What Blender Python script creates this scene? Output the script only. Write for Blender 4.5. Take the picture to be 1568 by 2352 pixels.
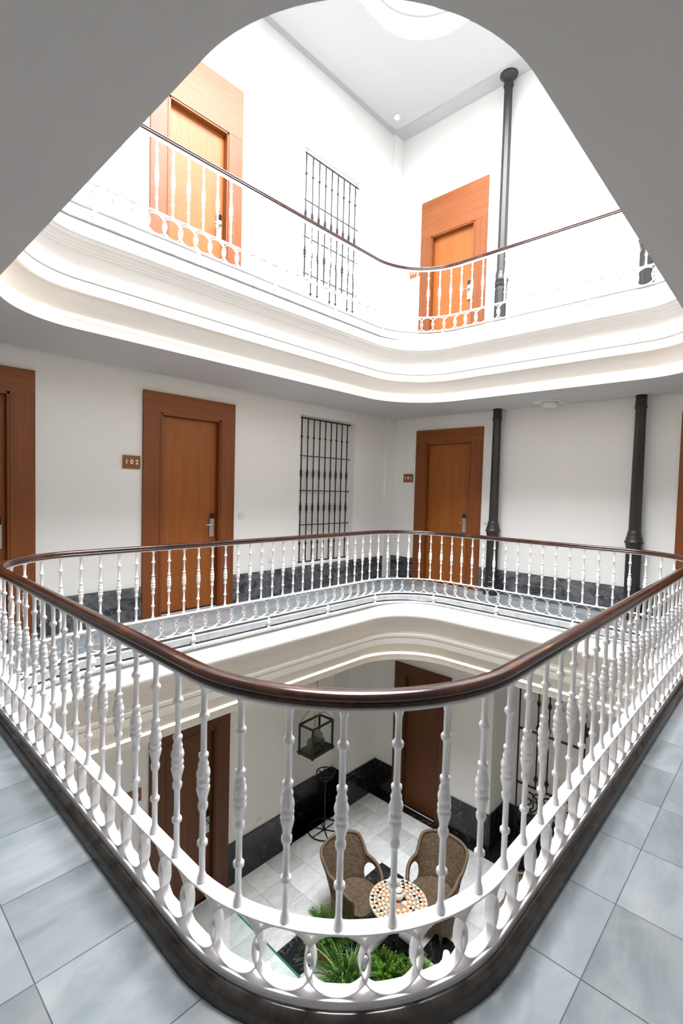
import bpy, bmesh, math, random
from mathutils import Vector, Matrix
from math import sin, cos, pi, radians as R_
random.seed(7)
sc = bpy.context.scene
for o in list(bpy.data.objects): bpy.data.objects.remove(o)
COL = sc.collection

# ------------------------------------------------------------------ camera
H = 1.54
yaw, pit, roll = R_(43.0234), R_(-2.5537), R_(1.496)
Fv = Vector((cos(yaw)*cos(pit), sin(yaw)*cos(pit), sin(pit)))
Rv = Vector((sin(yaw), -cos(yaw), 0)); Uv = Rv.cross(Fv)
R2 = Rv*cos(roll)+Uv*sin(roll); U2 = -Rv*sin(roll)+Uv*cos(roll)
cam = bpy.data.cameras.new('camera'); co = bpy.data.objects.new('camera', cam); COL.objects.link(co)
co.matrix_world = Matrix(((R2.x, U2.x, -Fv.x, 0), (R2.y, U2.y, -Fv.y, 0), (R2.z, U2.z, -Fv.z, H), (0, 0, 0, 1)))
cam.sensor_fit = 'VERTICAL'; cam.sensor_height = 36; cam.sensor_width = 24
cam.lens = 1135.35/2352*36
cam.shift_y = -(1176-1174.74)/2352
cam.clip_start = 0.02; cam.clip_end = 200
cam.dof.use_dof = True; cam.dof.focus_distance = 5.0; cam.dof.aperture_fstop = 4.0
sc.camera = co
sc.view_settings.view_transform = 'Standard'; sc.view_settings.look = 'None'
sc.view_settings.gamma = 1.0; sc.view_settings.use_curve_mapping = False
sc.view_settings.exposure = 0.0

# ------------------------------------------------------------------ world: bright overcast sky above the skylight
SKY = 45.0
w = bpy.data.worlds.new('overcast_sky'); sc.world = w; w.use_nodes = True
bg = w.node_tree.nodes['Background']; bg.inputs[0].default_value = (0.97, 0.962, 1.0, 1); bg.inputs[1].default_value = SKY
# light portal in the skylight opening (guides the sky's own light, adds none)
SKX0, SKX1, SKY0, SKY1, SKR = 1.10, 5.85, 0.75, 4.33, 0.75
pl = bpy.data.lights.new('skylight_portal', 'AREA'); pl.shape = 'RECTANGLE'; pl.size = SKX1-SKX0+0.1; pl.size_y = SKY1-SKY0+0.1
pl.cycles.is_portal = True
po = bpy.data.objects.new('skylight_portal', pl); COL.objects.link(po); po.location = ((SKX0+SKX1)/2, (SKY0+SKY1)/2, 8.52)
LED = 17.0

# ------------------------------------------------------------------ levels and plan
F2 = 3.7265; G = -3.90; CZ = 2.806; SL = F2-CZ          # storey height, ground floor, ceiling, slab depth
XR, YL, XN, YN = 7.175, 5.47, -1.70, -1.70                # wall faces
XG = 6.92
TOP = 7.66
RX0, RX1, RY0, RY1 = 0.832, 6.115, 0.684, 4.406
RR = (0.83, 0.65, 0.72, 0.70)          # far, left, near, right corner radii of the railing line
LX0, LX1, LY0, LY1 = 0.812, 6.10, 0.655, 4.445
LRR = (0.87, 0.69, 0.70, 0.66)

def outline(x0, x1, y0, y1, rs, d=0.0, nseg=16, step=0.0):
    """rounded rectangle, counter-clockwise, moved inwards by d; returns [(x, y, nx, ny)] with inward normals"""
    pts = []
    for r, (sx, sy, a) in zip(rs, ((1, 1, 0), (0, 1, 90), (0, 0, 180), (1, 0, 270))):
        cx = x1-r if sx else x0+r; cy = y1-r if sy else y0+r
        for i in range(nseg+1):
            an = R_(a+90*i/nseg)
            pts.append((cx+(r-d)*cos(an), cy+(r-d)*sin(an), -cos(an), -sin(an)))
    if step:
        out = []
        for i, p in enumerate(pts):
            q = pts[(i+1) % len(pts)]; L = math.hypot(q[0]-p[0], q[1]-p[1]); k = max(1, int(round(L/step)))
            for j in range(k):
                t = j/k; out.append(tuple(p[m]+(q[m]-p[m])*t for m in range(4)))
        pts = out
    return pts

class Path:
    def __init__(s, x0, x1, y0, y1, rs):
        s.p = outline(x0, x1, y0, y1, rs, 0, 48)
        s.L = [0]
        for i in range(len(s.p)):
            a = s.p[i]; b = s.p[(i+1) % len(s.p)]; s.L.append(s.L[-1]+math.hypot(b[0]-a[0], b[1]-a[1]))
        s.T = s.L[-1]
    def at(s, t):
        t %= s.T
        lo, hi = 0, len(s.L)-1
        while hi-lo > 1:
            m = (lo+hi)//2
            if s.L[m] <= t: lo = m
            else: hi = m
        a = s.p[lo]; b = s.p[(lo+1) % len(s.p)]; f = (t-s.L[lo])/max(1e-9, s.L[lo+1]-s.L[lo])
        x, y, nx, ny = [a[m]+(b[m]-a[m])*f for m in range(4)]
        n = math.hypot(nx, ny); return x, y, nx/n, ny/n
    def nearest(s, x, y):
        return min((math.hypot(s.at(i*0.01)[0]-x, s.at(i*0.01)[1]-y), i*0.01) for i in range(int(s.T/0.01)))[1]

# ------------------------------------------------------------------ materials
MATS = {}
def newmat(name):
    m = bpy.data.materials.new(name); m.use_nodes = True; MATS[name] = m
    nt = m.node_tree; return m, nt, nt.nodes['Principled BSDF']
def N(nt, t, **kw):
    n = nt.nodes.new(t)
    for k, v in kw.items():
        if k in n.inputs.keys(): n.inputs[k].default_value = v
        else: setattr(n, k, v)
    return n
def simple(name, col, rough=0.5, metal=0.0, spec=None, bump=0.0, bscale=60, emit=None, estr=0, coat=0):
    m, nt, b = newmat(name)
    b.inputs['Base Color'].default_value = (*col, 1); b.inputs['Roughness'].default_value = rough; b.inputs['Metallic'].default_value = metal
    if spec is not None: b.inputs['Specular IOR Level'].default_value = spec
    if coat: b.inputs['Coat Weight'].default_value = coat; b.inputs['Coat Roughness'].default_value = .08
    if emit: b.inputs['Emission Color'].default_value = (*emit, 1); b.inputs['Emission Strength'].default_value = estr
    tc = N(nt, 'ShaderNodeTexCoord'); nz = N(nt, 'ShaderNodeTexNoise', Scale=bscale, Detail=3.0)
    nt.links.new(tc.outputs['Object'], nz.inputs['Vector'])
    if bump:
        bp = N(nt, 'ShaderNodeBump', Strength=bump, Distance=0.01)
        nt.links.new(nz.outputs['Fac'], bp.inputs['Height']); nt.links.new(bp.outputs[0], b.inputs['Normal'])
    return m
def ramp(nt, stops):
    r = nt.nodes.new('ShaderNodeValToRGB'); e = r.color_ramp.elements
    while len(e) < len(stops): e.new(0.5)
    for el, (p, c) in zip(e, stops): el.position = p; el.color = (*c, 1)
    return r
def wood(name, c0, c1, c2, rough=0.38, horiz=False):
    m, nt, b = newmat(name)
    tc = N(nt, 'ShaderNodeTexCoord'); oi = N(nt, 'ShaderNodeObjectInfo')
    mp = N(nt, 'ShaderNodeMapping'); mp.inputs['Scale'].default_value = (22, 22, .7) if not horiz else (.9, .9, 26)
    ad = N(nt, 'ShaderNodeVectorMath', operation='ADD')
    ml = N(nt, 'ShaderNodeVectorMath', operation='SCALE'); ml.inputs['Scale'].default_value = 37.0
    cb = N(nt, 'ShaderNodeCombineXYZ')
    for i in range(3): nt.links.new(oi.outputs['Random'], cb.inputs[i])
    nt.links.new(cb.outputs[0], ml.inputs[0]); nt.links.new(tc.outputs['Object'], ad.inputs[0]); nt.links.new(ml.outputs[0], ad.inputs[1])
    nt.links.new(ad.outputs[0], mp.inputs[0])
    nz = N(nt, 'ShaderNodeTexNoise', Scale=1.0, Detail=6.0, Roughness=.6, Distortion=.3); nt.links.new(mp.outputs[0], nz.inputs['Vector'])
    mp2 = N(nt, 'ShaderNodeMapping'); mp2.inputs['Scale'].default_value = (150, 150, 2.5) if not horiz else (2.5, 2.5, 170)
    nt.links.new(ad.outputs[0], mp2.inputs[0])
    n2 = N(nt, 'ShaderNodeTexNoise', Scale=1.0, Detail=3.0); nt.links.new(mp2.outputs[0], n2.inputs['Vector'])
    mx = N(nt, 'ShaderNodeMath', operation='MULTIPLY_ADD'); mx.inputs[1].default_value = .35; nt.links.new(n2.outputs['Fac'], mx.inputs[0])
    m3 = N(nt, 'ShaderNodeMath', operation='MULTIPLY'); m3.inputs[1].default_value = .65; nt.links.new(nz.outputs['Fac'], m3.inputs[0]); nt.links.new(m3.outputs[0], mx.inputs[2])
    rp = ramp(nt, [(.32, c0), (.5, c1), (.68, c2)]); nt.links.new(mx.outputs[0], rp.inputs[0]); nt.links.new(rp.outputs[0], b.inputs['Base Color'])
    b.inputs['Roughness'].default_value = rough
    return m
def marble(name, base, dark, vein, vscale=2.2, rough=.25, vw=.04, rnd=True, stretch=(1, 1, 1), vmix=.5):
    m, nt, b = newmat(name)
    tc = N(nt, 'ShaderNodeTexCoord'); oi = N(nt, 'ShaderNodeObjectInfo')
    cb = N(nt, 'ShaderNodeCombineXYZ')
    for i in range(3): nt.links.new(oi.outputs['Random'], cb.inputs[i])
    ml = N(nt, 'ShaderNodeVectorMath', operation='SCALE'); ml.inputs['Scale'].default_value = 53.0; nt.links.new(cb.outputs[0], ml.inputs[0])
    ad = N(nt, 'ShaderNodeVectorMath', operation='ADD'); nt.links.new(tc.outputs['Object'], ad.inputs[0]); nt.links.new(ml.outputs[0], ad.inputs[1])
    mp = N(nt, 'ShaderNodeMapping'); mp.inputs['Scale'].default_value = stretch; mp.inputs['Rotation'].default_value = (0, .4, .6)
    nt.links.new(ad.outputs[0], mp.inputs[0])
    n1 = N(nt, 'ShaderNodeTexNoise', Scale=vscale, Detail=5.0, Roughness=.6, Distortion=1.2); nt.links.new(mp.outputs[0], n1.inputs['Vector'])
    r1 = ramp(nt, [(.35, dark), (.62, base)]); nt.links.new(n1.outputs['Fac'], r1.inputs[0])
    n2 = N(nt, 'ShaderNodeTexNoise', Scale=vscale*.7, Detail=4.0, Distortion=2.2); nt.links.new(mp.outputs[0], n2.inputs['Vector'])
    s = N(nt, 'ShaderNodeMath', operation='SUBTRACT'); s.inputs[1].default_value = .5; nt.links.new(n2.outputs['Fac'], s.inputs[0])
    a = N(nt, 'ShaderNodeMath', operation='ABSOLUTE'); nt.links.new(s.outputs[0], a.inputs[0])
    r2 = ramp(nt, [(0, (vmix,)*3), (vw, (0, 0, 0))]); nt.links.new(a.outputs[0], r2.inputs[0])
    mix = N(nt, 'ShaderNodeMix', data_type='RGBA'); nt.links.new(r2.outputs[0], mix.inputs[0]); nt.links.new(r1.outputs[0], mix.inputs[6]); mix.inputs[7].default_value = (*vein, 1)
    out = mix.outputs[2]
    if rnd:
        hs = N(nt, 'ShaderNodeHueSaturation'); mr = N(nt, 'ShaderNodeMapRange'); mr.inputs[3].default_value = .80; mr.inputs[4].default_value = 1.14
        nt.links.new(oi.outputs['Random'], mr.inputs[0]); nt.links.new(mr.outputs[0], hs.inputs['Value']); nt.links.new(out, hs.inputs['Color']); out = hs.outputs[0]
    nt.links.new(out, b.inputs['Base Color']); b.inputs['Roughness'].default_value = rough
    return m
WALL = simple('white_wall_paint', (.87, .86, .835), .75, bump=.04, bscale=25)
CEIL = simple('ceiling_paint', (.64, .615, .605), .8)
CEIL2 = simple('light_grey_ceiling_paint', (.52, .525, .53), .8)
MOULD = simple('white_moulding_paint', (.72, .70, .67), .5)
IRON_W = simple('white_painted_iron', (.92, .90, .90), .42, bump=.06, bscale=120)
IRON_B = simple('black_iron', (.012, .011, .012), .5, bump=.1, bscale=90)
COLM = simple('dark_grey_cast_iron', (.028, .026, .025), .42, bump=.08, bscale=40)
STEEL = simple('brushed_steel', (.55, .54, .52), .3, metal=1.0)
LOCKB = simple('black_lock_glass', (.01, .01, .01), .15)
PLAST = simple('white_plastic', (.80, .80, .78), .4)
DARKGAP = simple('dark_opening', (.05, .05, .05), .8)
LETTER = simple('white_lettering', (.9, .88, .85), .5)
LEDM = simple('warm_led_strip', (.9, .85, .75), .5, emit=(1.0, .76, .50), estr=LED)
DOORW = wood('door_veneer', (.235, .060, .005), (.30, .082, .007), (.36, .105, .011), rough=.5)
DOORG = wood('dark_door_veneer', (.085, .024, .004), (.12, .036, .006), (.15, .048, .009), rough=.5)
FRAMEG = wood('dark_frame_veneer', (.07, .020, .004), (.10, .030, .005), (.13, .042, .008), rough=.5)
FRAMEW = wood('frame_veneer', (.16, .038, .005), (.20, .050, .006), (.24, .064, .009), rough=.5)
HEADW = wood('head_veneer', (.18, .042, .005), (.23, .060, .008), (.28, .080, .012), rough=.5, horiz=True)
SIGNW = wood('sign_veneer', (.20, .06, .014), (.26, .085, .02), (.30, .10, .026), horiz=True)
MAHOG = simple('mahogany_rail', (.040, .012, .007), .2, coat=.4)
_nt = MAHOG.node_tree; _r = ramp(_nt, [(.3, (.022, .007, .005)), (.55, (.048, .015, .009)), (.75, (.11, .032, .012))])
_n = [n for n in _nt.nodes if n.type == 'TEX_NOISE'][0]; _n.inputs['Scale'].default_value = 9.0
_nt.links.new(_n.outputs['Fac'], _r.inputs[0]); _nt.links.new(_r.outputs[0], _nt.nodes['Principled BSDF'].inputs['Base Color'])
TILE = marble('pale_marble', (.335, .37, .385), (.235, .268, .288), (.44, .45, .45), 1.3, .14, .05, vmix=.16, stretch=(1, 2.2, 1))
TILEG = marble('pale_marble_ground', (.80, .81, .79), (.66, .68, .67), (.45, .45, .42), 2.6, .22, .025, vmix=.35, stretch=(1, 2, 1))
BLACKM = marble('black_marble', (.016, .017, .020), (.006, .006, .008), (.16, .16, .16), 1.9, .16, .012, vmix=.5)
GREYM = marble('grey_black_marble', (.135, .14, .15), (.022, .024, .028), (.26, .27, .28), 2.4, .25, .03, vmix=.4, stretch=(1.6, 1.6, 2.8))
CURBM = marble('charcoal_marble', (.062, .052, .046), (.026, .023, .022), (.15, .13, .12), 4.0, .16, .015, rnd=False, vmix=.2)
EDGEM = marble('edge_stone', (.62, .64, .66), (.48, .51, .54), (.75, .75, .75), 6, .3, .03, rnd=False)
GROUT = simple('grout', (.30, .31, .31), .9)
TERRA = simple('terracotta', (.40, .13, .065), .75, bump=.2, bscale=40)
GLZ = simple('white_glaze', (.80, .77, .70), .2, coat=.5)
DKW = simple('dark_stained_wood', (.035, .018, .010), .45, bump=.15, bscale=60)
ROPE = simple('rope', (.33, .22, .12), .8, bump=.3, bscale=200)
MOSS = simple('dried_moss', (.09, .085, .03), .9, bump=.6, bscale=90)
ROCKM = simple('grey_stone_ornament', (.12, .11, .095), .8, bump=.5, bscale=30)
LEAF1 = simple('leaf_bright_green', (.095, .23, .012), .5)
LEAF2 = simple('leaf_dark_green', (.018, .07, .010), .45)
LEAF3 = simple('leaf_variegated', (.30, .42, .22), .45)
SOIL = simple('soil', (.03, .02, .015), .95)
MZ = [simple('mosaic_cream', (.66, .60, .48), .35), simple('mosaic_terracotta', (.52, .20, .09), .35), simple('mosaic_black', (.012, .012, .016), .3),
      simple('mosaic_brown', (.33, .22, .15), .35), simple('mosaic_grout', (.50, .42, .32), .6), simple('mosaic_orange', (.62, .20, .05), .35)]
def thin_glass(name, tint, gl):
    m = bpy.data.materials.new(name); m.use_nodes = True; nt = m.node_tree; nt.nodes.clear()
    o = N(nt, 'ShaderNodeOutputMaterial'); t = N(nt, 'ShaderNodeBsdfTransparent'); t.inputs[0].default_value = (*tint, 1)
    g = N(nt, 'ShaderNodeBsdfGlossy'); g.inputs['Roughness'].default_value = .02
    lw = N(nt, 'ShaderNodeLayerWeight', Blend=.5); pw = N(nt, 'ShaderNodeMath', operation='POWER'); pw.inputs[1].default_value = 4.0; nt.links.new(lw.outputs['Facing'], pw.inputs[0]); pa = N(nt, 'ShaderNodeMath', operation='ADD'); pa.inputs[1].default_value = .04; nt.links.new(pw.outputs[0], pa.inputs[0]); mx = N(nt, 'ShaderNodeMixShader'); mm = N(nt, 'ShaderNodeMath', operation='MULTIPLY'); mm.inputs[1].default_value = gl
    nt.links.new(pa.outputs[0], mm.inputs[0]); nt.links.new(mm.outputs[0], mx.inputs[0]); nt.links.new(t.outputs[0], mx.inputs[1]); nt.links.new(g.outputs[0], mx.inputs[2]); nt.links.new(mx.outputs[0], o.inputs[0])
    return m
GLASS = thin_glass('clear_glass', (.93, .97, .96), 1.0)
SKYGL = thin_glass('skylight_glass', (.95, .97, .97), .5)
GEDGE = simple('green_glass_edge', (.02, .14, .11), .15)
def wicker(name):
    m, nt, b = newmat(name)
    uv = N(nt, 'ShaderNodeTexCoord'); br = N(nt, 'ShaderNodeTexBrick')
    br.inputs['Scale'].default_value = 1.0; br.inputs['Brick Width'].default_value = .024; br.inputs['Row Height'].default_value = .0105
    br.inputs['Mortar Size'].default_value = .0022; br.inputs['Mortar Smooth'].default_value = .9; br.inputs['Bias'].default_value = -.2
    br.inputs['Color1'].default_value = (.23, .155, .09, 1); br.inputs['Color2'].default_value = (.085, .054, .032, 1); br.inputs['Mortar'].default_value = (.018, .010, .006, 1)
    nt.links.new(uv.outputs['UV'], br.inputs['Vector'])
    nz = N(nt, 'ShaderNodeTexNoise', Scale=14.0, Detail=4.0); nt.links.new(uv.outputs['UV'], nz.inputs['Vector'])
    hs = N(nt, 'ShaderNodeHueSaturation'); mr = N(nt, 'ShaderNodeMapRange'); mr.inputs[3].default_value = .6; mr.inputs[4].default_value = 1.5
    nt.links.new(nz.outputs['Fac'], mr.inputs[0]); nt.links.new(mr.outputs[0], hs.inputs['Value']); nt.links.new(br.outputs['Color'], hs.inputs['Color']); nt.links.new(hs.outputs[0], b.inputs['Base Color'])
    bp = N(nt, 'ShaderNodeBump', Strength=.9, Distance=.006); bp.invert = True; nt.links.new(br.outputs['Fac'], bp.inputs['Height']); nt.links.new(bp.outputs[0], b.inputs['Normal'])
    b.inputs['Roughness'].default_value = .6
    return m
WICK = wicker('woven_wicker')
WRIM = simple('wicker_braid', (.15, .098, .058), .65, bump=.9, bscale=70)

# ------------------------------------------------------------------ mesh helpers
class MB:
    def __init__(s): s.v = []; s.f = []; s.m = []; s.sm = []; s.uv = None
    def add(s, vs, fs, mi=0, smooth=False):
        b = len(s.v); s.v += [tuple(v) for v in vs]
        for f in fs: s.f.append([i+b for i in f]); s.m.append(mi); s.sm.append(smooth)
        return s
    def box(s, x0, x1, y0, y1, z0, z1, mi=0):
        vs = [(x, y, z) for z in (z0, z1) for y in (y0, y1) for x in (x0, x1)]
        return s.add(vs, [(0, 2, 3, 1), (4, 5, 7, 6), (0, 1, 5, 4), (2, 6, 7, 3), (0, 4, 6, 2), (1, 3, 7, 5)], mi)
    def obox(s, c, ax, ay, az, mi=0):
        c = Vector(c); vs = [c+ax*i+ay*j+az*k for k in (-1, 1) for j in (-1, 1) for i in (-1, 1)]
        return s.add(vs, [(0, 2, 3, 1), (4, 5, 7, 6), (0, 1, 5, 4), (2, 6, 7, 3), (0, 4, 6, 2), (1, 3, 7, 5)], mi)
    def bevbox(s, x0, x1, y0, y1, z0, z1, b, mi=0):
        """box with its top edges chamfered by b"""
        vs = [(x0, y0, z0), (x1, y0, z0), (x1, y1, z0), (x0, y1, z0), (x0, y0, z1-b), (x1, y0, z1-b), (x1, y1, z1-b), (x0, y1, z1-b),
              (x0+b, y0+b, z1), (x1-b, y0+b, z1), (x1-b, y1-b, z1), (x0+b, y1-b, z1)]
        fs = [(3, 2, 1, 0), (8, 9, 10, 11)]
        for k in range(4):
            j = (k+1) % 4; fs += [(k, j, 4+j, 4+k), (4+k, 4+j, 8+j, 8+k)]
        return s.add(vs, fs, mi)
    def lathe(s, prof, n=16, c=(0, 0, 0), mi=0, smooth=True, mod=None, axis=None):
        vs = []
        for z, r in prof:
            for i in range(n):
                a = 2*pi*i/n; rr = r*(mod(z, a) if mod else 1)
                p = Vector((rr*cos(a), rr*sin(a), z))
                if axis is not None: p = axis @ p
                vs.append((c[0]+p.x, c[1]+p.y, c[2]+p.z))
        fs = [(k*n+i, k*n+(i+1) % n, (k+1)*n+(i+1) % n, (k+1)*n+i) for k in range(len(prof)-1) for i in range(n)]
        fs += [tuple(reversed(range(n))), tuple((len(prof)-1)*n+i for i in range(n))]
        return s.add(vs, fs, mi, smooth)
    def tube(s, pts, r, n=8, closed=False, mi=0, flat=None):
        """tube along points; flat=(w,h) makes a rectangular strip, w along side vector given per point"""
        P = [Vector(p) for p in pts]; m = len(P); vs = []
        up0 = None
        for i, p in enumerate(P):
            a = P[(i-1) % m] if (closed or i > 0) else p; b = P[(i+1) % m] if (closed or i < m-1) else p
            t = (b-a).normalized()
            if up0 is None:
                up0 = Vector((0, 0, 1)) if abs(t.z) < .9 else Vector((1, 0, 0))
            sd = t.cross(up0).normalized(); up = sd.cross(t).normalized(); up0 = up
            rr = r[i] if isinstance(r, (list, tuple)) else r
            for k in range(n):
                an = 2*pi*k/n; vs.append(p+sd*rr*cos(an)+up*rr*sin(an))
        fs = []
        for i in range(m if closed else m-1):
            j = (i+1) % m
            for k in range(n): fs.append((i*n+k, i*n+(k+1) % n, j*n+(k+1) % n, j*n+k))
        if not closed: fs += [tuple(reversed(range(n))), tuple((m-1)*n+k for k in range(n))]
        return s.add(vs, fs, mi, True)
    def sweep(s, path, prof, closed_prof=True, mi=0, smooth=False):
        """path [(x,y,nx,ny)] closed; prof [(d,z)] with d towards the atrium"""
        vs = []; n = len(prof)
        for x, y, nx, ny in path:
            for d, z in prof: vs.append((x+nx*d, y+ny*d, z))
        m = len(path); fs = []
        for i in range(m):
            j = (i+1) % m
            for k in range(n if closed_prof else n-1):
                l = (k+1) % n; fs.append((i*n+k, j*n+k, j*n+l, i*n+l))
        return s.add(vs, fs, mi, smooth)
    def sphere(s, c, r, n=10, mi=0, sc_=(1, 1, 1)):
        prof = [(-cos(pi*k/8)*r, max(1e-4, sin(pi*k/8)*r)) for k in range(9)]
        b = MB().lathe(prof, n); s.add([(c[0]+v[0]*sc_[0], c[1]+v[1]*sc_[1], c[2]+v[2]*sc_[2]) for v in b.v], b.f, mi, True); return s
    def mesh(s, name, mats):
        me = bpy.data.meshes.new(name); me.from_pydata(s.v, [], s.f); 
        for m in (mats if isinstance(mats, (list, tuple)) else [mats]): me.materials.append(m)
        me.polygons.foreach_set('material_index', s.m); me.polygons.foreach_set('use_smooth', s.sm)
        if s.uv:
            ul = me.uv_layers.new(name='UVMap')
            for lp in me.loops: ul.data[lp.index].uv = s.uv[lp.vertex_index]
        bm = bmesh.new(); bm.from_mesh(me); bmesh.ops.recalc_face_normals(bm, faces=bm.faces); bm.to_mesh(me); bm.free()
        me.update(); return me
    def build(s, name, mats, parent=None, loc=(0, 0, 0), rz=0):
        return link(name, s.mesh(name, mats), parent, loc, rz)
def link(name, me, parent=None, loc=(0, 0, 0), rz=0):
    o = bpy.data.objects.new(name, me); COL.objects.link(o); o.location = loc; o.rotation_euler = (0, 0, rz)
    if parent: o.parent = parent
    return o
def tag(o, label=None, cat=None, group=None, kind=None):
    if label: o['label'] = label
    if cat: o['category'] = cat
    if group: o['group'] = group
    if kind: o['kind'] = kind
    return o
def thing(name, label, cat, loc=(0, 0, 0), rz=0, group=None, kind=None):
    o = bpy.data.objects.new(name, None); COL.objects.link(o); o.location = loc; o.rotation_euler = (0, 0, rz); o.empty_display_size = .1
    return tag(o, label, cat, group, kind)
def struct(o, label=None): return tag(o, label, None, None, 'structure')
def shade_auto(o, ang=40):
    o.data.set_sharp_from_angle(angle=R_(ang))
    for p in o.data.polygons: p.use_smooth = True
def ring_plane(mb, hole, rect, z, mi=0):
    """flat ring between a hole outline (from outline(), 4 arcs) and a rectangle"""
    x0, x1, y0, y1 = rect; m = len(hole); q = m//4
    outer = []
    for c in range(4):
        for i in range(q):
            x, y = hole[c*q+i][:2]; t = i/(q-1)
            cor = [(x1, y1), (x0, y1), (x0, y0), (x1, y0)][c]
            a = [(x1, y), (x, y1), (x0, y), (x, y0)][c]          # straight-on start
            hx0, hy0 = hole[c*q][:2]; hx1, hy1 = hole[c*q+q-1][:2]
            A = [(x1, hy0), (hx0, y1), (x0, hy0), (hx0, y0)][c]; B = [(hx1, y1), (x0, hy1), (hx1, y0), (x1, hy1)][c]
            if t <= .5: u = t*2; outer.append((A[0]+(cor[0]-A[0])*u, A[1]+(cor[1]-A[1])*u))
            else: u = t*2-1; outer.append((cor[0]+(B[0]-cor[0])*u, cor[1]+(B[1]-cor[1])*u))
    vs = [(p[0], p[1], z) for p in hole]+[(p[0], p[1], z) for p in outer]
    mb.add(vs, [(i, (i+1) % m, m+(i+1) % m, m+i) for i in range(m)], mi)

# ------------------------------------------------------------------ walls with openings
def wall_u(axis, face, sign, u0, u1, z0, z1, holes, th=.45):
    """wall of boxes; axis 'x' = runs along x at y=face. sign: direction away from the room. holes: (u0,u1,z0,z1,depth)"""
    mb = MB()
    def bx(a, b, c, d, d0, d1):
        f0, f1 = sorted((face+sign*d0, face+sign*d1))
        if b-a < 1e-5 or d-c < 1e-5: return
        if axis == 'x': mb.box(a, b, f0, f1, c, d)
        else: mb.box(f0, f1, a, b, c, d)
    cuts = sorted({u0, u1, *[h[0] for h in holes], *[h[1] for h in holes]})
    for a, b in zip(cuts, cuts[1:]):
        hs = sorted([h for h in holes if h[0] <= a+1e-6 and h[1] >= b-1e-6], key=lambda h: h[2]); z = z0
        for h in hs:
            bx(a, b, z, h[2], 0, th); bx(a, b, h[2], h[3], h[4], th); z = h[3]
        bx(a, b, z, z1, 0, th)
    return mb

# door data: (name, wall, u0, u1, zfloor, ztop_frame, ztop_slab, lock side, locks)
DOORS = [
 ('door_1', 'L', 2.545, 3.768, 0.0, 2.60, 2.37, 1),
 ('door_2', 'L', 0.255, 1.478, 0.0, 2.60, 2.37, 1),
 ('door_3', 'R', 3.698, 4.946, 0.0, 2.58, 2.36, 0),
 ('door_4', 'R', -0.12, 1.12, 0.0, 2.58, 2.36, 0),
 ('door_5', 'L', 2.60, 3.815, F2, 6.54, 5.93, 1),
 ('door_6', 'R', 3.765, 4.985, F2, 6.42, 5.81, 0),
 ('door_7', 'L', 2.655, 3.765, G, -1.36, -1.60, 1),
 ('door_8', 'G', 3.95, 5.06, G, -1.42, -1.62, 0),
 ('door_9', 'L', 0.30, 1.52, F2, 6.54, 5.93, 1),
]
CW = .21
def holes_for(wall):
    hs = []
    for n, w_, a, b, zf, zt, zs, s in DOORS:
        if w_ == wall: hs.append((a+CW, b-CW, zf, zs, .12))
    return hs
NICHES = [(4.930, 6.138, 0.40, 2.635, .15), (4.905, 6.18, F2+.42, 6.56, .15)]
GN = (4.93, 6.16, G, -0.925, .36)
struct(wall_u('x', YL, 1, XN-.45, XR+.45, G-.3, 9.0, holes_for('L')+NICHES+[GN]).build('wall_left', WALL), 'long white wall with wooden doors and barred niches')
struct(wall_u('y', XR, 1, YN-.45, YL, -.925, 9.0, holes_for('R')).build('wall_right', WALL), 'white wall behind the dark cast iron columns')
mb = wall_u('y', XG, 1, 3.24, YL, G-.3, -.925, holes_for('G'), .7); mb.box(7.42, 7.62, YN-.45, 3.24, G-.3, -.925)
struct(mb.build('wall_right', WALL), 'ground floor white wall with a dark wooden door')
def near_wall(nm, axis, label):
    root = thing(nm, label, None, kind='structure')
    for z0, z1, mt, n in ((G-.3, -SL, WALL, 'wall_panel'), (-SL, -.012, WALL, 'wall_panel'), (-.012, CZ, WALL, 'wall_panel'), (CZ, 9.0, WALL, 'wall_panel')):
        if axis == 'x': MB().box(XN-.45, XR+.45, YN-.45, YN, z0, z1).build(n, mt, root)
        else: MB().box(XN-.45, XN, YN, YL, z0, z1).build(n, mt, root)
near_wall('wall_front', 'x', 'wall behind the camera, plain white plaster')
near_wall('wall_back', 'y', 'wall beside the camera, plain white plaster')
struct(MB().box(6.94, XR-.002, YL-.035, YL+.002, 0, CZ).build('trim_1', WALL), 'white pilaster strip in the corner of the gallery')
struct(MB().box(6.94, XR-.002, YL-.035, YL+.002, F2, TOP).build('trim_2', WALL), 'white pilaster strip in the corner of the upper floor')

# ------------------------------------------------------------------ slabs, cornices, curbs
LIP = outline(LX0, LX1, LY0, LY1, LRR)
lipfine = outline(LX0, LX1, LY0, LY1, LRR, 0, 24)
PROF = [(0, -.921), (0, -.838), (-.012, -.838), (-.012, -.808), (.004, -.806), (.022, -.775), (.045, -.725), (.066, -.680), (.078, -.655),
        (.104, -.652), (.106, -.640), (.110, -.600), (.114, -.566), (.106, -.563), (.106, -.557), (.118, -.555), (.124, -.530), (.124, -.514),
        (.085, -.508), (.083, -.490), (.070, -.480), (.066, -.42), (.072, -.37), (.090, -.335), (.108, -.332), (.110, -.318), (.124, -.312), (.128, -.298),
        (.142, -.292), (.148, -.278), (.172, -.268), (.180, -.250), (.195, -.240), (.196, -.222), (.190, -.205), (.165, -.170), (.122, -.115), (.090, -.082), (.080, -.074)]
CURB = [(-.022, .050), (-.030, .058), (-.042, .058), (-.056, .047), (-.066, .026), (-.070, .004), (-.070, -.010), (-.022, -.012)]
rp = outline(RX0, RX1, RY0, RY1, RR, 0, 24)
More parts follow.
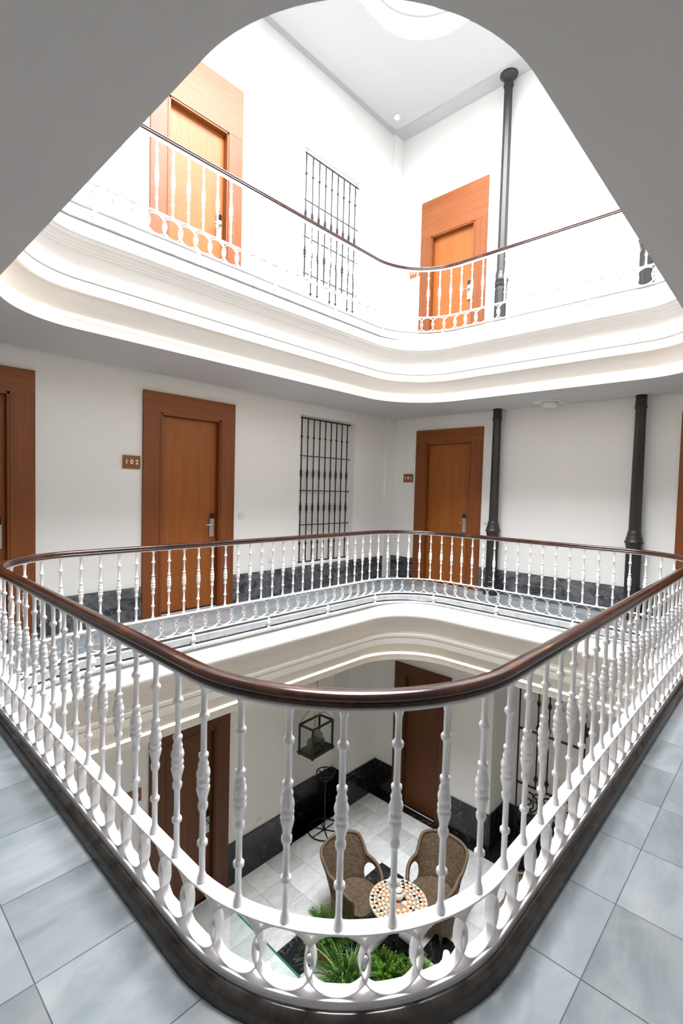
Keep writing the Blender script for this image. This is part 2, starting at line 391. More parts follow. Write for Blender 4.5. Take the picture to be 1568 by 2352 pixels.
for lv, (zf, nm) in enumerate(((0.0, 'gallery'), (F2, 'upper floor'))):
    mb = MB(); hole = outline(RX0-.02, RX1+.02, RY0-.02, RY1+.02, RR)
    ring_plane(mb, hole, (XN, XR, YN, YL), zf-.004); mb.add([], [])
    fl = struct(mb.build('floor', GROUT, loc=(0, 0, 0)), 'pale marble tiled floor of the %s' % nm)
    if lv == 0: FLOOR1 = fl
    else: FLOOR2 = fl
    mb = MB(); ring_plane(mb, LIP, (XN, XR, YN, YL), zf-SL)
    struct(mb.build('ceiling', CEIL), 'flat ceiling under the %s slab' % nm)
    mb = MB(); mb.sweep(lipfine, [(d, z+zf) for d, z in PROF], False)
    c = struct(mb.build('trim_%d' % (3+lv), MOULD), 'stepped white cornice around the atrium below the %s' % nm); shade_auto(c, 22)
    mb = MB(); mb.sweep(lipfine, [(-.010, zf-.837), (-.010, zf-.809), (-.003, zf-.809), (-.003, zf-.837)])
    mb.build('led_strip', LEDM, c)
    mb = MB(); mb.sweep(rp, [(d, z+zf) for d, z in CURB], True)
    # split: inner edge stone and dark moulding share one section each
    k = struct(mb.build('trim_%d' % (5+lv), CURBM), 'dark marble curb under the %s railing' % nm); shade_auto(k, 50)
    mb = MB(); mb.sweep(rp, [(-.0218, zf+.046), (.030, zf+.040), (.034, zf+.034), (.034, zf-.030), (.040, zf-.036), (.040, zf-.044), (.070, zf-.046), (.080, zf-.052), (.082, zf-.074), (-.0218, zf-.074)], True)
    e = mb.build('stone_edge', EDGEM, k)
    mb = MB(); mb.sweep(rp, [(.034, zf-.028), (.0355, zf-.028), (.0405, zf-.0345), (.0405, zf-.0445), (.034, zf-.0445)], True); mb.build('joint', BLACKM if lv == 0 else GROUT, k)

# tiles of the gallery floor: pitch .402, all axis aligned
P_ = .402
def tile_mesh(sx, sy, mat, name='tile'): return MB().bevbox(-sx/2, sx/2, -sy/2, sy/2, -.012, 0, .0012).mesh(name, mat)
full = tile_mesh(P_-.0025, P_-.0025, TILE)
cut = MB(); hp = outline(RX0-.03, RX1+.03, RY0-.03, RY1+.03, RR, 0, 20)
n_ = len(hp); cut.add([(p[0], p[1], -.2) for p in hp]+[(p[0], p[1], .2) for p in hp], [tuple(reversed(range(n_))), tuple(range(n_, 2*n_))]+[(i, (i+1) % n_, n_+(i+1) % n_, n_+i) for i in range(n_)])
cuto = cut.build('cutter', GROUT)
def inside(x, y, d=0.0):
    x0, x1, y0, y1 = RX0-.03, RX1+.03, RY0-.03, RY1+.03
    if not (x0 < x < x1 and y0 < y < y1): return False
    for r, (cx, cy, sx, sy) in zip(RR, ((x1-RR[0], y1-RR[0], 1, 1), (x0+RR[1], y1-RR[1], -1, 1), (x0+RR[2], y0+RR[2], -1, -1), (x1-RR[3], y0+RR[3], 1, -1))):
        if (x-cx)*sx > 0 and (y-cy)*sy > 0 and math.hypot(x-cx, y-cy) > r: return False
    return True
def lay_tiles(parent, z):
    part = []
    for i in range(-3, 18):
        for j in range(-3, 14):
            a0, b0 = .444+P_*i, .444+P_*j
            x0, x1, y0, y1 = max(a0, XN), min(a0+P_, XR), max(b0, YN), min(b0+P_, YL)
            if x1-x0 < .02 or y1-y0 < .02: continue
            cs = [inside(x, y) for x in (x0, (x0+x1)/2, x1) for y in (y0, (y0+y1)/2, y1)]
            if all(cs): continue
            wfull = abs(x1-x0-P_) < 1e-6 and abs(y1-y0-P_) < 1e-6
            me = full if wfull else tile_mesh(x1-x0-.0025, y1-y0-.0025, TILE)
            o = link('tile', me, parent, ((x0+x1)/2, (y0+y1)/2, z)); 
            if any(cs): part.append(o)
    return part
parts = lay_tiles(FLOOR1, 0)
mb = MB(); e_ = .444-3*P_; mb.box(XN, XR, YN, e_-.002, -.003, 0); mb.box(XN, e_-.002, e_, YL, -.003, 0)
tag(mb.build('tiles', TILE, FLOOR1), kind='stuff')
for o in parts:
    m = o.modifiers.new('b', 'BOOLEAN'); m.operation = 'DIFFERENCE'; m.object = cuto; m.solver = 'EXACT'
dg = bpy.context.evaluated_depsgraph_get(); dg.update()
res = [(o, bpy.data.meshes.new_from_object(o.evaluated_get(dg))) for o in parts]
for o, me in res:
    o.modifiers.clear(); o.data = me
bpy.data.objects.remove(cuto)
for o, me in res:
    if len(me.polygons) == 0: bpy.data.objects.remove(o)
mb = MB(); ring_plane(mb, outline(RX0-.02, RX1+.02, RY0-.02, RY1+.02, RR), (XN, XR, YN, YL), F2)
tag(mb.build('tiles', TILE, FLOOR2), kind='stuff')

# ------------------------------------------------------------------ ground floor
gf = struct(MB().box(XN, 7.42, YN, YL+.36, G-.3, G-.012).build('floor', GROUT), 'ground floor of pale marble tiles with black inlay')
gp = .40
gfull = tile_mesh(gp-.003, gp-.003, TILEG); gblk = tile_mesh(gp-.003, gp-.003, BLACKM)
BX, BY = 3.615, 3.850
sm = tile_mesh(.13, .13, BLACKM)
blacks = {(0, 0), (4, 0), (0, -4), (4, -4), (2, -2), (1, -3), (3, -1), (1, -1), (3, -3)}
for i in range(-5, 9):
    for j in range(-9, 6):
        a0, b0 = BX+(gp)*i, BY+gp*j
        x1 = min(a0+gp, XG-.15); y1 = min(b0+gp, YL)
        if a0 > XG-.17 or b0 > YL-.02: continue
        wf = abs(x1-a0-gp) < 1e-6 and abs(y1-b0-gp) < 1e-6
        me = (gblk if (i, j) in blacks else gfull) if wf else tile_mesh(x1-a0-.003, y1-b0-.003, TILEG)
        if (a0+gp < 2.6 and b0+gp < 3.0): continue
        link('tile', me, gf, ((a0+x1)/2, (b0+y1)/2, G))
link('tile', sm, gf, (BX-.062, BY-.062, G+.0008)); 
tag(MB().box(XN, 2.01, YN, YL, G-.011, G-.001).build('tiles', TILEG, gf), kind='stuff')
k = 0
y = YN
while y < YL-.02:                                            # black border slabs along the right wall
    y1 = min(y+.62, YL); x1 = XG-.003 if y > 3.2 else 7.41
    MB().bevbox(XG-.148, x1, y, y1-.002, G-.011, G+.001, .001).build('border_slab', BLACKM, gf); y = y1
MB().box(4.93, 6.16, YL, YL+.358, G-.011, G).build('border_slab', BLACKM, gf)

# ------------------------------------------------------------------ dado of marble slabs
def dado(nm, label, axis, face, sign, spans, z0, z1, mat, L=.62, th=.02):
    root = thing(nm, label, None, kind='structure')
    for a, b in spans:
        n = max(1, round((b-a)/L)); w_ = (b-a)/n
        for i in range(n):
            u0, u1 = a+w_*i+.0008, a+w_*(i+1)-.0008; f0, f1 = sorted((face, face-sign*th))
            if axis == 'x': m = MB().box(u0, u1, f0, f1, z0, z1)
            else: m = MB().box(f0, f1, u0, u1, z0, z1)
            m.build('slab', mat, root)
    return root
dado('baseboard_left', 'grey-black marble dado below the niche on the gallery', 'x', YL, 1, [(XN, .255), (1.478, 2.545), (3.768, 6.94)], 0, .374, GREYM)
dado('baseboard_right', 'grey-black marble dado behind the iron columns', 'y', XR, 1, [(1.12, 3.698), (4.946, YL-.035)], 0, .374, GREYM)
dado('baseboard_left', 'marble dado of the upper floor along the left wall', 'x', YL, 1, [(XN, .30), (1.52, 2.60), (3.815, 6.94)], F2, F2+.374, GREYM)
dado('baseboard_right', 'marble dado of the upper floor along the right wall', 'y', XR, 1, [(YN, 3.765), (4.985, YL-.035)], F2, F2+.374, GREYM)
dado('baseboard_left', 'black marble dado of the ground floor left wall', 'x', YL, 1, [(XN, 2.655), (3.765, 4.93), (6.16, XG)], G, -3.32, BLACKM)
r = dado('baseboard_back', 'black marble dado inside the ground floor recess', 'x', YL+.36, 1, [(4.93, 6.16)], G, -3.32, BLACKM)
MB().box(6.14, 6.16, YL, YL+.34, G, -3.32).build('slab', BLACKM, r)
r = dado('baseboard_right', 'black marble dado beside the ground floor wooden door', 'y', XG, 1, [(3.24, 3.95), (5.06, YL)], G, -3.32, BLACKM)
MB().box(XG, 7.40, 3.22, 3.24, G, -3.32).build('slab', BLACKM, r)
dado('baseboard_front', 'black marble dado behind the wrought iron gate', 'y', 7.42, 1, [(YN, 3.22)], G, -3.32, BLACKM)

# ------------------------------------------------------------------ doors
FONT = None
def text_obj(s, size, name, mat, parent, M, depth=.0012):
    cu = bpy.data.curves.new(name, 'FONT'); cu.body = s; cu.size = size; cu.extrude = depth; cu.align_x = 'CENTER'; cu.align_y = 'CENTER'; cu.space_character = 1.45
    cu.offset = .0014
    t = bpy.data.objects.new('t', cu); COL.objects.link(t)
    bpy.context.view_layer.update(); me = bpy.data.meshes.new_from_object(t); bpy.data.objects.remove(t)
    me.transform(M); me.materials.clear(); me.materials.append(mat)
    return link(name, me, parent)
def make_door(n, wl, a, b, zf, zt, zs, side):
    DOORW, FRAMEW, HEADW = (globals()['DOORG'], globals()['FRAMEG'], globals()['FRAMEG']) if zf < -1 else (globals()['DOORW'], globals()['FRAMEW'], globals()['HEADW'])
    labels = {'door_1': 'wooden door in broad frame beside the 102 plate', 'door_2': 'wooden door cut off by the left edge', 'door_3': 'wooden door beside the 101 plate',
              'door_4': 'wooden door right of the second column', 'door_5': 'upper floor wooden door on the left wall', 'door_6': 'upper floor wooden door beside the iron column',
              'door_7': 'dark ground floor door on the left wall', 'door_8': 'dark ground floor door on the right wall', 'door_9': 'upper floor wooden door further left'}
    # local frame: u along wall, v out of the wall into the room, z up
    if wl == 'L': org = Vector((a, YL, zf)); U = Vector((1, 0, 0)); V = Vector((0, -1, 0))
    else: org = Vector((XR if wl == 'R' else XG, b, zf)); U = Vector((0, -1, 0)); V = Vector((-1, 0, 0))
    root = thing(n, labels[n], None, loc=org, kind='structure'); W = b-a; Hh = zt-zf; Hs = zs-zf
    def bx(u0, u1, v0, v1, z0, z1, name, mat, par=root, bev=0):
        p = U*u0+V*v0; q = U*u1+V*v1
        xs = sorted((p.x, q.x)); ys = sorted((p.y, q.y))
        o = MB().box(xs[0], xs[1], ys[0], ys[1], z0, z1).build(name, mat, par)
        if bev:
            bm = bmesh.new(); bm.from_mesh(o.data); bmesh.ops.bevel(bm, geom=bm.edges[:], offset=bev, segments=2, affect='EDGES'); bm.to_mesh(o.data); bm.free()
        return o
    bx(0, CW, 0, .03, 0, Hs, 'casing', FRAMEW, bev=.002); bx(W-CW, W, 0, .03, 0, Hs, 'casing', FRAMEW, bev=.002)
    bx(0, W, 0, .03, Hs, Hh, 'head_casing', HEADW, bev=.002)
    bx(CW, CW+.022, -.10, .028, 0, Hs, 'jamb', FRAMEW); bx(W-CW-.022, W-CW, -.10, .028, 0, Hs, 'jamb', FRAMEW); bx(CW, W-CW, -.10, .028, Hs-.022, Hs, 'jamb', HEADW)
    # bead moulding round the reveal
    bx(CW-.012, CW, .03, .036, 0, Hs+.012, 'bead', FRAMEW); bx(W-CW, W-CW+.012, .03, .036, 0, Hs+.012, 'bead', FRAMEW); bx(CW, W-CW, .03, .036, Hs, Hs+.012, 'bead', HEADW)
    slab = bx(CW+.024, W-CW-.024, -.085, -.045, .012, Hs-.024, 'door_leaf', DOORW, bev=.002)
    bx(CW+.022, W-CW-.022, -.10, -.02, -.005, .010, 'threshold', BLACKM)
    # lock: black card reader, steel plate, lever handle; on the far side from the hinge
    uc = (W-CW-.024-.065)
    def pc(u0, u1, v0, v1, z0, z1, name, mat, par): return bx(u0, u1, v0, v1, z0, z1, name, mat, par, bev=.003)
    zh = 1.052
    if n == 'door_8': return root
    lk = pc(uc-.033, uc+.033, -.045, -.022, zh-.155, zh+.135, 'lock_plate', STEEL, root)
    pc(uc-.028, uc+.028, -.022, -.006, zh+.075, zh+.140, 'card_reader', LOCKB, lk)
    pc(uc-.026, uc+.026, -.022, -.010, zh+.02, zh+.072, 'reader_body', STEEL, lk)
    hd = MB(); 
    def w3(u, v, z): q = U*u+V*v; return (q.x, q.y, z)
    hd.tube([w3(uc, -.03, zh), w3(uc, .022, zh)], .011, 10); hd.tube([w3(uc+.008, .022, zh), w3(uc-.03, .026, zh), w3(uc-.115, .022, zh)], [.011, .010, .008], 10)
    hd.build('lever_handle', STEEL, lk)
    return root
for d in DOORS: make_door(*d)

def sign(label, s, wl, u, z, w_, h_, size, glyph=True):
    if wl == 'L':
        root = thing('number_sign', label, 'sign', (u, YL, z)); M = Matrix(((1, 0, 0, 0), (0, 0, -1, -.0185), (0, 1, 0, 0), (0, 0, 0, 1)))
        MB().box(-w_/2, w_/2, -.017, -.002, -h_/2, h_/2).build('plate', SIGNW, root)
    else:
        X = XR; root = thing('number_sign', label, 'sign', (X, u, z)); M = Matrix(((0, 0, -1, -.0185), (-1, 0, 0, 0), (0, 1, 0, 0), (0, 0, 0, 1)))
        MB().box(-.017, -.002, -w_/2, w_/2, -h_/2, h_/2).build('plate', SIGNW, root)
    if glyph:
        for i, ch in enumerate(s): text_obj(ch, size, 'digit', LETTER, root, M @ Matrix.Translation(((i-1)*w_*.30, 0, 0)))
sign('small wooden plate reading 102 on the left wall', '102', 'L', 2.421, 1.782, .192, .146, .072)
sign('small wooden plate reading 101 beside the right wall door', '101', 'R', 5.10, 1.768, .195, .146, .072)
sign('dark wooden plate beside the ground floor left door', '011', 'L', 2.465, -2.058, .192, .146, .072)
sign('wooden plate beside the upper floor door on the left', '202', 'L', 2.475, 5.45, .192, .146, .072)
sign('wooden plate beside the upper floor door near the column', '201', 'R', 5.105, 5.31, .195, .146, .072)

# ------------------------------------------------------------------ iron grilles in the niches
def grille(label, x0, x1, zb, zt, h):
    root = thing('iron_grille', label, 'grille', ((x0+x1)/2, YL+.09, zb)); W = x1-x0
    for k, t in enumerate(h):
        MB().box(-W/2+.004, W/2-.004, -.004, .004, t-.010 if k in (0, len(h)-1) else t-.007, t+.010 if k in (0, len(h)-1) else t+.007).build('crossbar', IRON_B, root)
    Hh = h[-1]
    def knob(z, r): return [(z-.026, .0095), (z-.018, .010), (z-.006, r), (z+.006, r), (z+.018, .010), (z+.026, .0095)]
    prof = [(h[0], .0095)]
    ks = []
    L = Hh-h[0]
    for f, kind in ((.130, 1), (.378, 3), (.617, 3), (.871, 1)):
        z = h[0]+L*f
        if kind == 1: ks += knob(z, .019)
        else:
            for dz, r in ((-.062, .014), (-.03, .021), (0, .022), (.03, .021), (.062, .014)):
                ks += [(z+dz-.015, .010), (z+dz-.007, r), (z+dz+.007, r), (z+dz+.015, .010)]
    prof += ks+[(Hh, .0095)]
    me = MB().lathe(prof, 8).mesh('bar', IRON_B)
    for i in range(9): link('bar', me, root, (-W/2+.108+i*(W-.195)/8+.0, 0, 0))
    return root
grille('black iron window grille in the gallery wall niche', 4.932, 6.136, 0.40, 2.635, [.016, .584, 1.107, 1.635, 2.202])
grille('black iron window grille in the upper floor niche', 4.907, 6.178, F2+.42, 6.56, [.016, .58, 1.105, 1.63, 2.30])

# ------------------------------------------------------------------ cast iron columns
def column(label, x, y, zf, hh, flange):
    root = thing('iron_column', label, 'column', (x, y, zf), group=None)
    ped = [(0, .118), (.06, .118), (.065, .108), (.12, .106), (.13, .098), (.20, .096), (.21, .088), (.27, .088), (.28, .084), (.88, .084), (.89, .092)]
    MB().lathe(ped, 8, smooth=False).build('pedestal', COLM, root)
    pb = MB()
    for k in range(8):
        a = R_(22.5+45*k); c_ = Vector((cos(a), sin(a), 0)); t = Vector((-sin(a), cos(a), 0)); rr = .084*cos(R_(22.5))
        for s_ in (-1, 1): pb.obox(c_*(rr+.002)+t*s_*.020+Vector((0, 0, .58)), c_*.003, t*.003, Vector((0, 0, .25)))
        for z in (.33, .83): pb.obox(c_*(rr+.002)+Vector((0, 0, z)), c_*.003, t*.022, Vector((0, 0, .004)))
    pb.build('pedestal_panel', COLM, root)
    MB().lathe([(.885, .086), (.90, .090), (.915, .094), (.935, .096), (.955, .102), (.965, .110), (.980, .111), (.988, .104), (.995, .098), (1.02, .096), (1.045, .088), (1.06, .082), (1.075, .083), (1.085, .080), (1.10, .076), (1.12, .072)], 16).build('collar', COLM, root)
    MB().lathe([(1.10, .071), (hh-.16, .062)], 8, smooth=False).build('shaft', COLM, root)
    if flange: cp = [(hh-.17, .062), (hh-.165, .072), (hh-.15, .074), (hh-.14, .066), (hh-.10, .064), (hh-.09, .070), (hh-.06, .074), (hh-.03, .10), (hh-.018, .125), (hh-.001, .128)]
    else: cp = [(hh-.17, .062), (hh-.165, .071), (hh-.15, .074), (hh-.14, .066), (hh-.06, .062), (hh-.001, .066)]
    MB().lathe(cp, 20).build('capital', COLM, root)
column('dark iron column standing right of door 101', 7.048, 3.425, 0, CZ, False)
column('dark iron column on the gallery near the right edge', 7.048, 1.535, 0, CZ, False)
column('tall grey iron column with round flange, upper floor', 7.048, 3.455, F2, TOP-F2, True)
column('grey iron column base glimpsed at upper right', 7.048, 1.55, F2, TOP-F2, True)

# ------------------------------------------------------------------ railings
RP = Path(RX0, RX1, RY0, RY1, RR)
t0 = RP.nearest(1.004, .905)
nb = round(RP.T/.1575); pitch = RP.T/nb
bprof = [(.276, .0165), (.285, .0165), (.296, .0135), (.308, .0095), (.388, .0095), (.392, .012), (.398, .0165), (.408, .0165), (.414, .012), (.418, .0095), (.505, .0095),
         (.510, .0125), (.518, .0155), (.530, .0158), (.536, .0125), (.546, .0125), (.556, .0145), (.572, .0185), (.584, .0205), (.589, .0198), (.591, .0182), (.596, .0182), (.599, .0198), (.606, .0205), (.611, .019), (.614, .0172),
         (.620, .0195), (.631, .0205), (.642, .0185), (.652, .0150), (.657, .0165), (.662, .0165), (.667, .0138), (.682, .0118), (.684, .0155), (.694, .0155), (.698, .0105), (.702, .0095),
         (.800, .0095), (.804, .0125), (.810, .0168), (.820, .0168), (.826, .0125), (.830, .0095), (.890, .0095), (.905, .0125), (.916, .0165), (.921, .0165)]
def leafmod(z, a):
    if .545 < z < .588 or .615 < z < .655: return 1+.07*cos(6*a)
    return 1.0
bal = MB().lathe(bprof, 18, mod=leafmod).mesh('baluster', IRON_W)
rn, rh = .0965, .0165; ri = MB(); segs = 32; rv = []
for i in range(segs):
    a = 2*pi*i/segs
    for rr, yy in ((rn, -rh), (rn, rh), (rn-.0038, rh), (rn-.0038, -rh)): rv.append((rr*cos(a), yy, .1748+rr*sin(a)))
ri.add(rv, [(i*4+k, ((i+1) % segs)*4+k, ((i+1) % segs)*4+(k+1) % 4, i*4+(k+1) % 4) for i in range(segs) for k in range(4)], 0, True)
ringm = ri.mesh('ring', IRON_W); ringm.set_sharp_from_angle(angle=R_(40))
ballm = MB().sphere((0, 0, .1748), .0125, 12).mesh('ball', IRON_W)
footm = MB().lathe([(-.044, .022), (-.036, .023), (-.028, .015), (-.012, .014), (-.004, .021), (.010, .024), (.024, .022), (.036, .014), (.068, .010)], 14).mesh('foot', IRON_W)
def railing(label, zf):
    root = thing('railing', label, 'railing', (0, 0, zf))
    fine = outline(RX0, RX1, RY0, RY1, RR, 0, 40)
    hr = [(-.019, .9265), (.019, .9265), (.026, .930), (.030, .936), (.029, .942), (.024, .946), (.027, .951), (.0295, .958), (.027, .966), (.018, .972), (.006, .975), (-.006, .975), (-.018, .972), (-.027, .966), (-.0295, .958), (-.027, .951), (-.024, .946), (-.029, .942), (-.030, .936), (-.026, .930)]
    o = MB().sweep(fine, hr, smooth=True).build('handrail', MAHOG, root); o.data.set_sharp_from_angle(angle=R_(50))
    MB().sweep(fine, [(-.021, .919), (.021, .919), (.021, .9262), (-.021, .9262)]).build('top_bar', IRON_W, root)
    MB().sweep(fine, [(-.025, .2710), (.025, .2710), (.0255, .2720), (.0255, .2770), (.025, .2780), (-.025, .2780), (-.0255, .2770), (-.0255, .2720)]).build('middle_bar', IRON_W, root)
    MB().sweep(fine, [(-.026, .066), (.027, .066), (.0275, .068), (.0275, .077), (.027, .079), (-.026, .079), (-.0265, .077), (-.0265, .068)]).build('bottom_bar', IRON_W, root)
    for i in range(nb):
        x, y, nx, ny = RP.at(t0+i*pitch); a = math.atan2(nx, -ny)
        link('baluster', bal, root, (x, y, 0), a)
        link('ring', ringm, root, (x, y, 0), a)
        x, y, nx, ny = RP.at(t0+(i+.5)*pitch); link('ball', ballm, root, (x, y, 0))
        if i % 6 == 2:
            link('foot', footm, root, (x+nx*.052, y+ny*.052, 0), a)
    return root
railing('white iron railing with mahogany handrail around the gallery atrium', 0)
railing('white iron railing with dark handrail on the upper floor', F2)

# ------------------------------------------------------------------ upper ceiling, skylight
mb = MB(); ring_plane(mb, outline(SKX0, SKX1, SKY0, SKY1, (SKR,)*4, 0, 16), (XN, XR, YN, YL), TOP)
struct(mb.build('ceiling', CEIL2), 'light grey ceiling above the upper floor')
mb = MB(); so = outline(SKX0, SKX1, SKY0, SKY1, (SKR,)*4, 0, 16); rect = (XN, 6.822, YN, 5.335)
ring_plane(mb, so, rect, 7.60); mb.sweep(so, [(0, 7.60), (0, 7.90), (.10, 7.90), (.10, 7.96), (0, 7.99), (0, 8.50)], False)
mb.box(XN, 6.822, 5.333, 5.335, 7.60, TOP); mb.box(6.820, 6.822, YN, 5.335, 7.60, TOP)
c = struct(mb.build('trim_7', CEIL2), 'dropped ceiling panel with the rounded skylight well')
sk = thing('window_1', 'glazed skylight above the atrium', None, loc=((SKX0+SKX1)/2, (SKY0+SKY1)/2, 8.50), kind='structure')
hw, hh_ = (SKX1-SKX0)/2+.05, (SKY1-SKY0)/2+.05
for i in range(5):
    for j in range(4):
        MB().box(-hw+i*hw*2/5+.02, -hw+(i+1)*hw*2/5-.02, -hh_+j*hh_/2+.02, -hh_+(j+1)*hh_/2-.02, -.004, .004).build('pane', SKYGL, sk)
for i in range(6): MB().box(-hw+i*hw*2/5-.02, -hw+i*hw*2/5+.02, -hh_, hh_, -.03, .03).build('glazing_bar', IRON_W, sk)
for j in range(5): MB().box(-hw, hw, -hh_+j*hh_/2-.02, -hh_+j*hh_/2+.02, -.03, .03).build('glazing_bar', IRON_W, sk)
# roof deck outside the skylight keeps the building closed
mb = MB(); rf = outline(SKX0-.06, SKX1+.06, SKY0-.06, SKY1+.06, (.05,)*4, 0, 8); ring_plane(mb, rf, (XN-.45, XR+.45, YN-.45, YL+.45), 8.46); struct(mb.build('ceiling', WALL), 'roof deck around the skylight')

# ------------------------------------------------------------------ small fittings
def disc(name, label, cat, x, y, z, prof, mat):
    o = MB().lathe([(-a, b) for a, b in prof], 28, c=(0, 0, 0)).build(name, mat, None, (x, y, z)); return tag(o, label, cat)
disc('smoke_detector', 'small white smoke detector in the gallery ceiling corner', 'detector', 6.87, 5.345, CZ, [(0, .055), (.018, .055), (.022, .048), (.034, .046), (.04, .03)], PLAST)
t = thing('ceiling_lamp', 'round white ceiling lamp between the two columns', 'lamp', (6.86, 2.585, CZ))
MB().lathe([(0, .19), (-.008, .19), (-.010, .17)], 32, c=(0, .03, 0)).build('base_plate', PLAST, t); MB().lathe([(-.008, .11), (-.060, .106), (-.072, .095), (-.078, .05)], 28).build('cover', PLAST, t)
disc('smoke_detector', 'white smoke detector in the corner of the upper ceiling', 'detector', 6.56, 5.12, 7.60, [(0, .06), (.018, .06), (.022, .05), (.036, .046), (.042, .03)], PLAST)
def switch(name, label, wl, u, z, s_=.085, kind='switch'):
    t = thing(name, label, 'switch' if kind == 'switch' else 'socket', (u, YL, z) if wl == 'L' else (XR, u, z))
    if wl == 'L': MB().box(-s_/2, s_/2, -.010, 0, -s_/2, s_/2).build('plate', PLAST, t); MB().box(-s_*.3, s_*.3, -.014, -.009, -s_*.3, s_*.3).build('rocker', PLAST, t)
    else: MB().box(-.010, 0, -s_/2, s_/2, -s_/2, s_/2).build('plate', PLAST, t); MB().box(-.014, -.009, -s_*.3, s_*.3, -s_*.3, s_*.3).build('rocker', PLAST, t)
switch('light_switch', 'white light switch right of the 102 door', 'L', 3.899, 1.152)
switch('light_switch', 'white light switch between door 101 and column', 'R', 3.60, 1.11)
switch('wall_socket', 'white wall socket low beside the niche grille', 'L', 4.416, .536, kind='s')
switch('wall_socket', 'white socket above ground floor black dado', 'L', 4.305, -3.25, kind='s')

# ------------------------------------------------------------------ ground floor furniture
def wicker_chair(label, x, y, rz):
    root = thing('wicker_armchair', label, 'chair', (x, y, G), rz, 'wicker armchairs around the mosaic tables')
    A0, A1, NU, NV = -42, 222, 88, 40
    def top(a):
        d = abs(a-90)
        back = .90-.03*(d/40)**2
        arm = .69-.10*max(0, (d-75)/57)**1.6*1.2
        t = min(1, max(0, (d-42)/24)); t = t*t*(3-2*t)
        return back*(1-t)+arm*t
    def pt(a, z):
        d = abs(a-90); an = R_(a)
        rb = .27+.03*max(0, (z-.30))/.3
        lean = .30*max(0, z-.42)*max(0, 1-(d/70)**2)
        fl = .03*(1-z/.3)**2 if z < .3 else 0
        ex = .06*max(0, (d-80)/50)
        r = rb+lean+fl+ex*.6
        ca, sa = cos(an), sin(an)
        if sa > 0: sq = 1/((abs(ca)**3.2+abs(sa)**3.2)**(1/3.2)); r *= 1+(sq-1)*.85
        return Vector((r*1.0*ca, r*sa*.94, z))
    def hole(a, z):
        d = abs(a-90)
        return ((d-84)/25)**2+((z-.485)/.150)**2 < 1
    mb = MB(); uv = []
    for i in range(NU+1):
        a = A0+(A1-A0)*i/NU; tp = top(a)
        for j in range(NV+1):
            z = .10+(tp-.10)*j/NV; mb.v.append(tuple(pt(a, z))); uv.append((i*1.55/NU, z))
    for i in range(NU):
        for j in range(NV):
            a = A0+(A1-A0)*(i+.5)/NU; z = .10+(top(a)-.10)*(j+.5)/NV
            if hole(a, z): continue
            k = i*(NV+1)+j; mb.f.append([k, k+NV+1, k+NV+2, k+1]); mb.m.append(0); mb.sm.append(True)
    mb.uv = uv; o = mb.build('backrest_shell', WICK, root); md = o.modifiers.new('thick', 'SOLIDIFY'); md.thickness = .022; md.offset = 0
    rim = MB()
    P1 = [pt(A0, .10+(top(A0)-.1)*k/10) for k in range(10)]+[pt(A0+(A1-A0)*k/60, top(A0+(A1-A0)*k/60)) for k in range(61)]+[pt(A1, .10+(top(A1)-.1)*k/10) for k in range(9, -1, -1)]
    rim.tube(P1, .021, 8); rim.tube([p*1.0+Vector((0, 0, -.028)) for p in P1[10:71]], .016, 6)
    rim.build('rim', WRIM, root)
    for s_ in (-1, 1):
        hb = MB(); hb.tube([pt(90+s_*(84+26*cos(2*pi*k/24)), .485+.154*sin(2*pi*k/24)) for k in range(24)], .013, 6, closed=True); hb.build('armhole_braid', WRIM, root)
    # seat
    sb = MB(); uv = []; n = 24
    for i in range(n+1):
        for j in range(n+1):
            u = -1+2*i/n; v = -1+2*j/n; X = u*math.sqrt(1-v*v/2)*.275; Y = v*math.sqrt(1-u*u/2)*.29-.03
            sb.v.append((X, Y, .405-.02*(1-u*u)*(1-v*v)-(.03*max(0, -v)**4))); uv.append((Y+1, X+1))
    for i in range(n):
        for j in range(n): k = i*(n+1)+j; sb.f.append([k, k+n+1, k+n+2, k+1]); sb.m.append(0); sb.sm.append(True)
    sb.uv = uv; o = sb.build('seat', WICK, root); md = o.modifiers.new('thick', 'SOLIDIFY'); md.thickness = .03; md.offset = -1
    ap = MB(); uv = []
    for i in range(15):
        for j in range(9):
            t = -1+2*i/14; z = .39-(.25)*j/8; ap.v.append((t*.235, -.27-.035*(1-t*t)+.04*j/8, z)); uv.append((t*.3, z))
    for i in range(14):
        for j in range(8): k = i*9+j; ap.f.append([k, k+9, k+10, k+1]); ap.m.append(0); ap.sm.append(True)
    ap.uv = uv; ap.build('front_apron', WICK, root)
    for sx, sy in ((-1, -1), (1, -1), (-1, 1), (1, 1)):
        MB().tube([(sx*.20, sy*.19, .30), (sx*.215, sy*.205, .12), (sx*.235, sy*.225, 0)], [.022, .020, .018], 8).build('leg', WRIM, root)
    return root
wicker_chair('brown wicker armchair left of the mosaic table', 4.56, 3.84, R_(-6))
wicker_chair('brown wicker armchair right of the mosaic table', 5.26, 3.17, R_(-84))
wicker_chair('wicker armchair glimpsed beyond the railing at right', 5.36, 2.02, R_(-90))

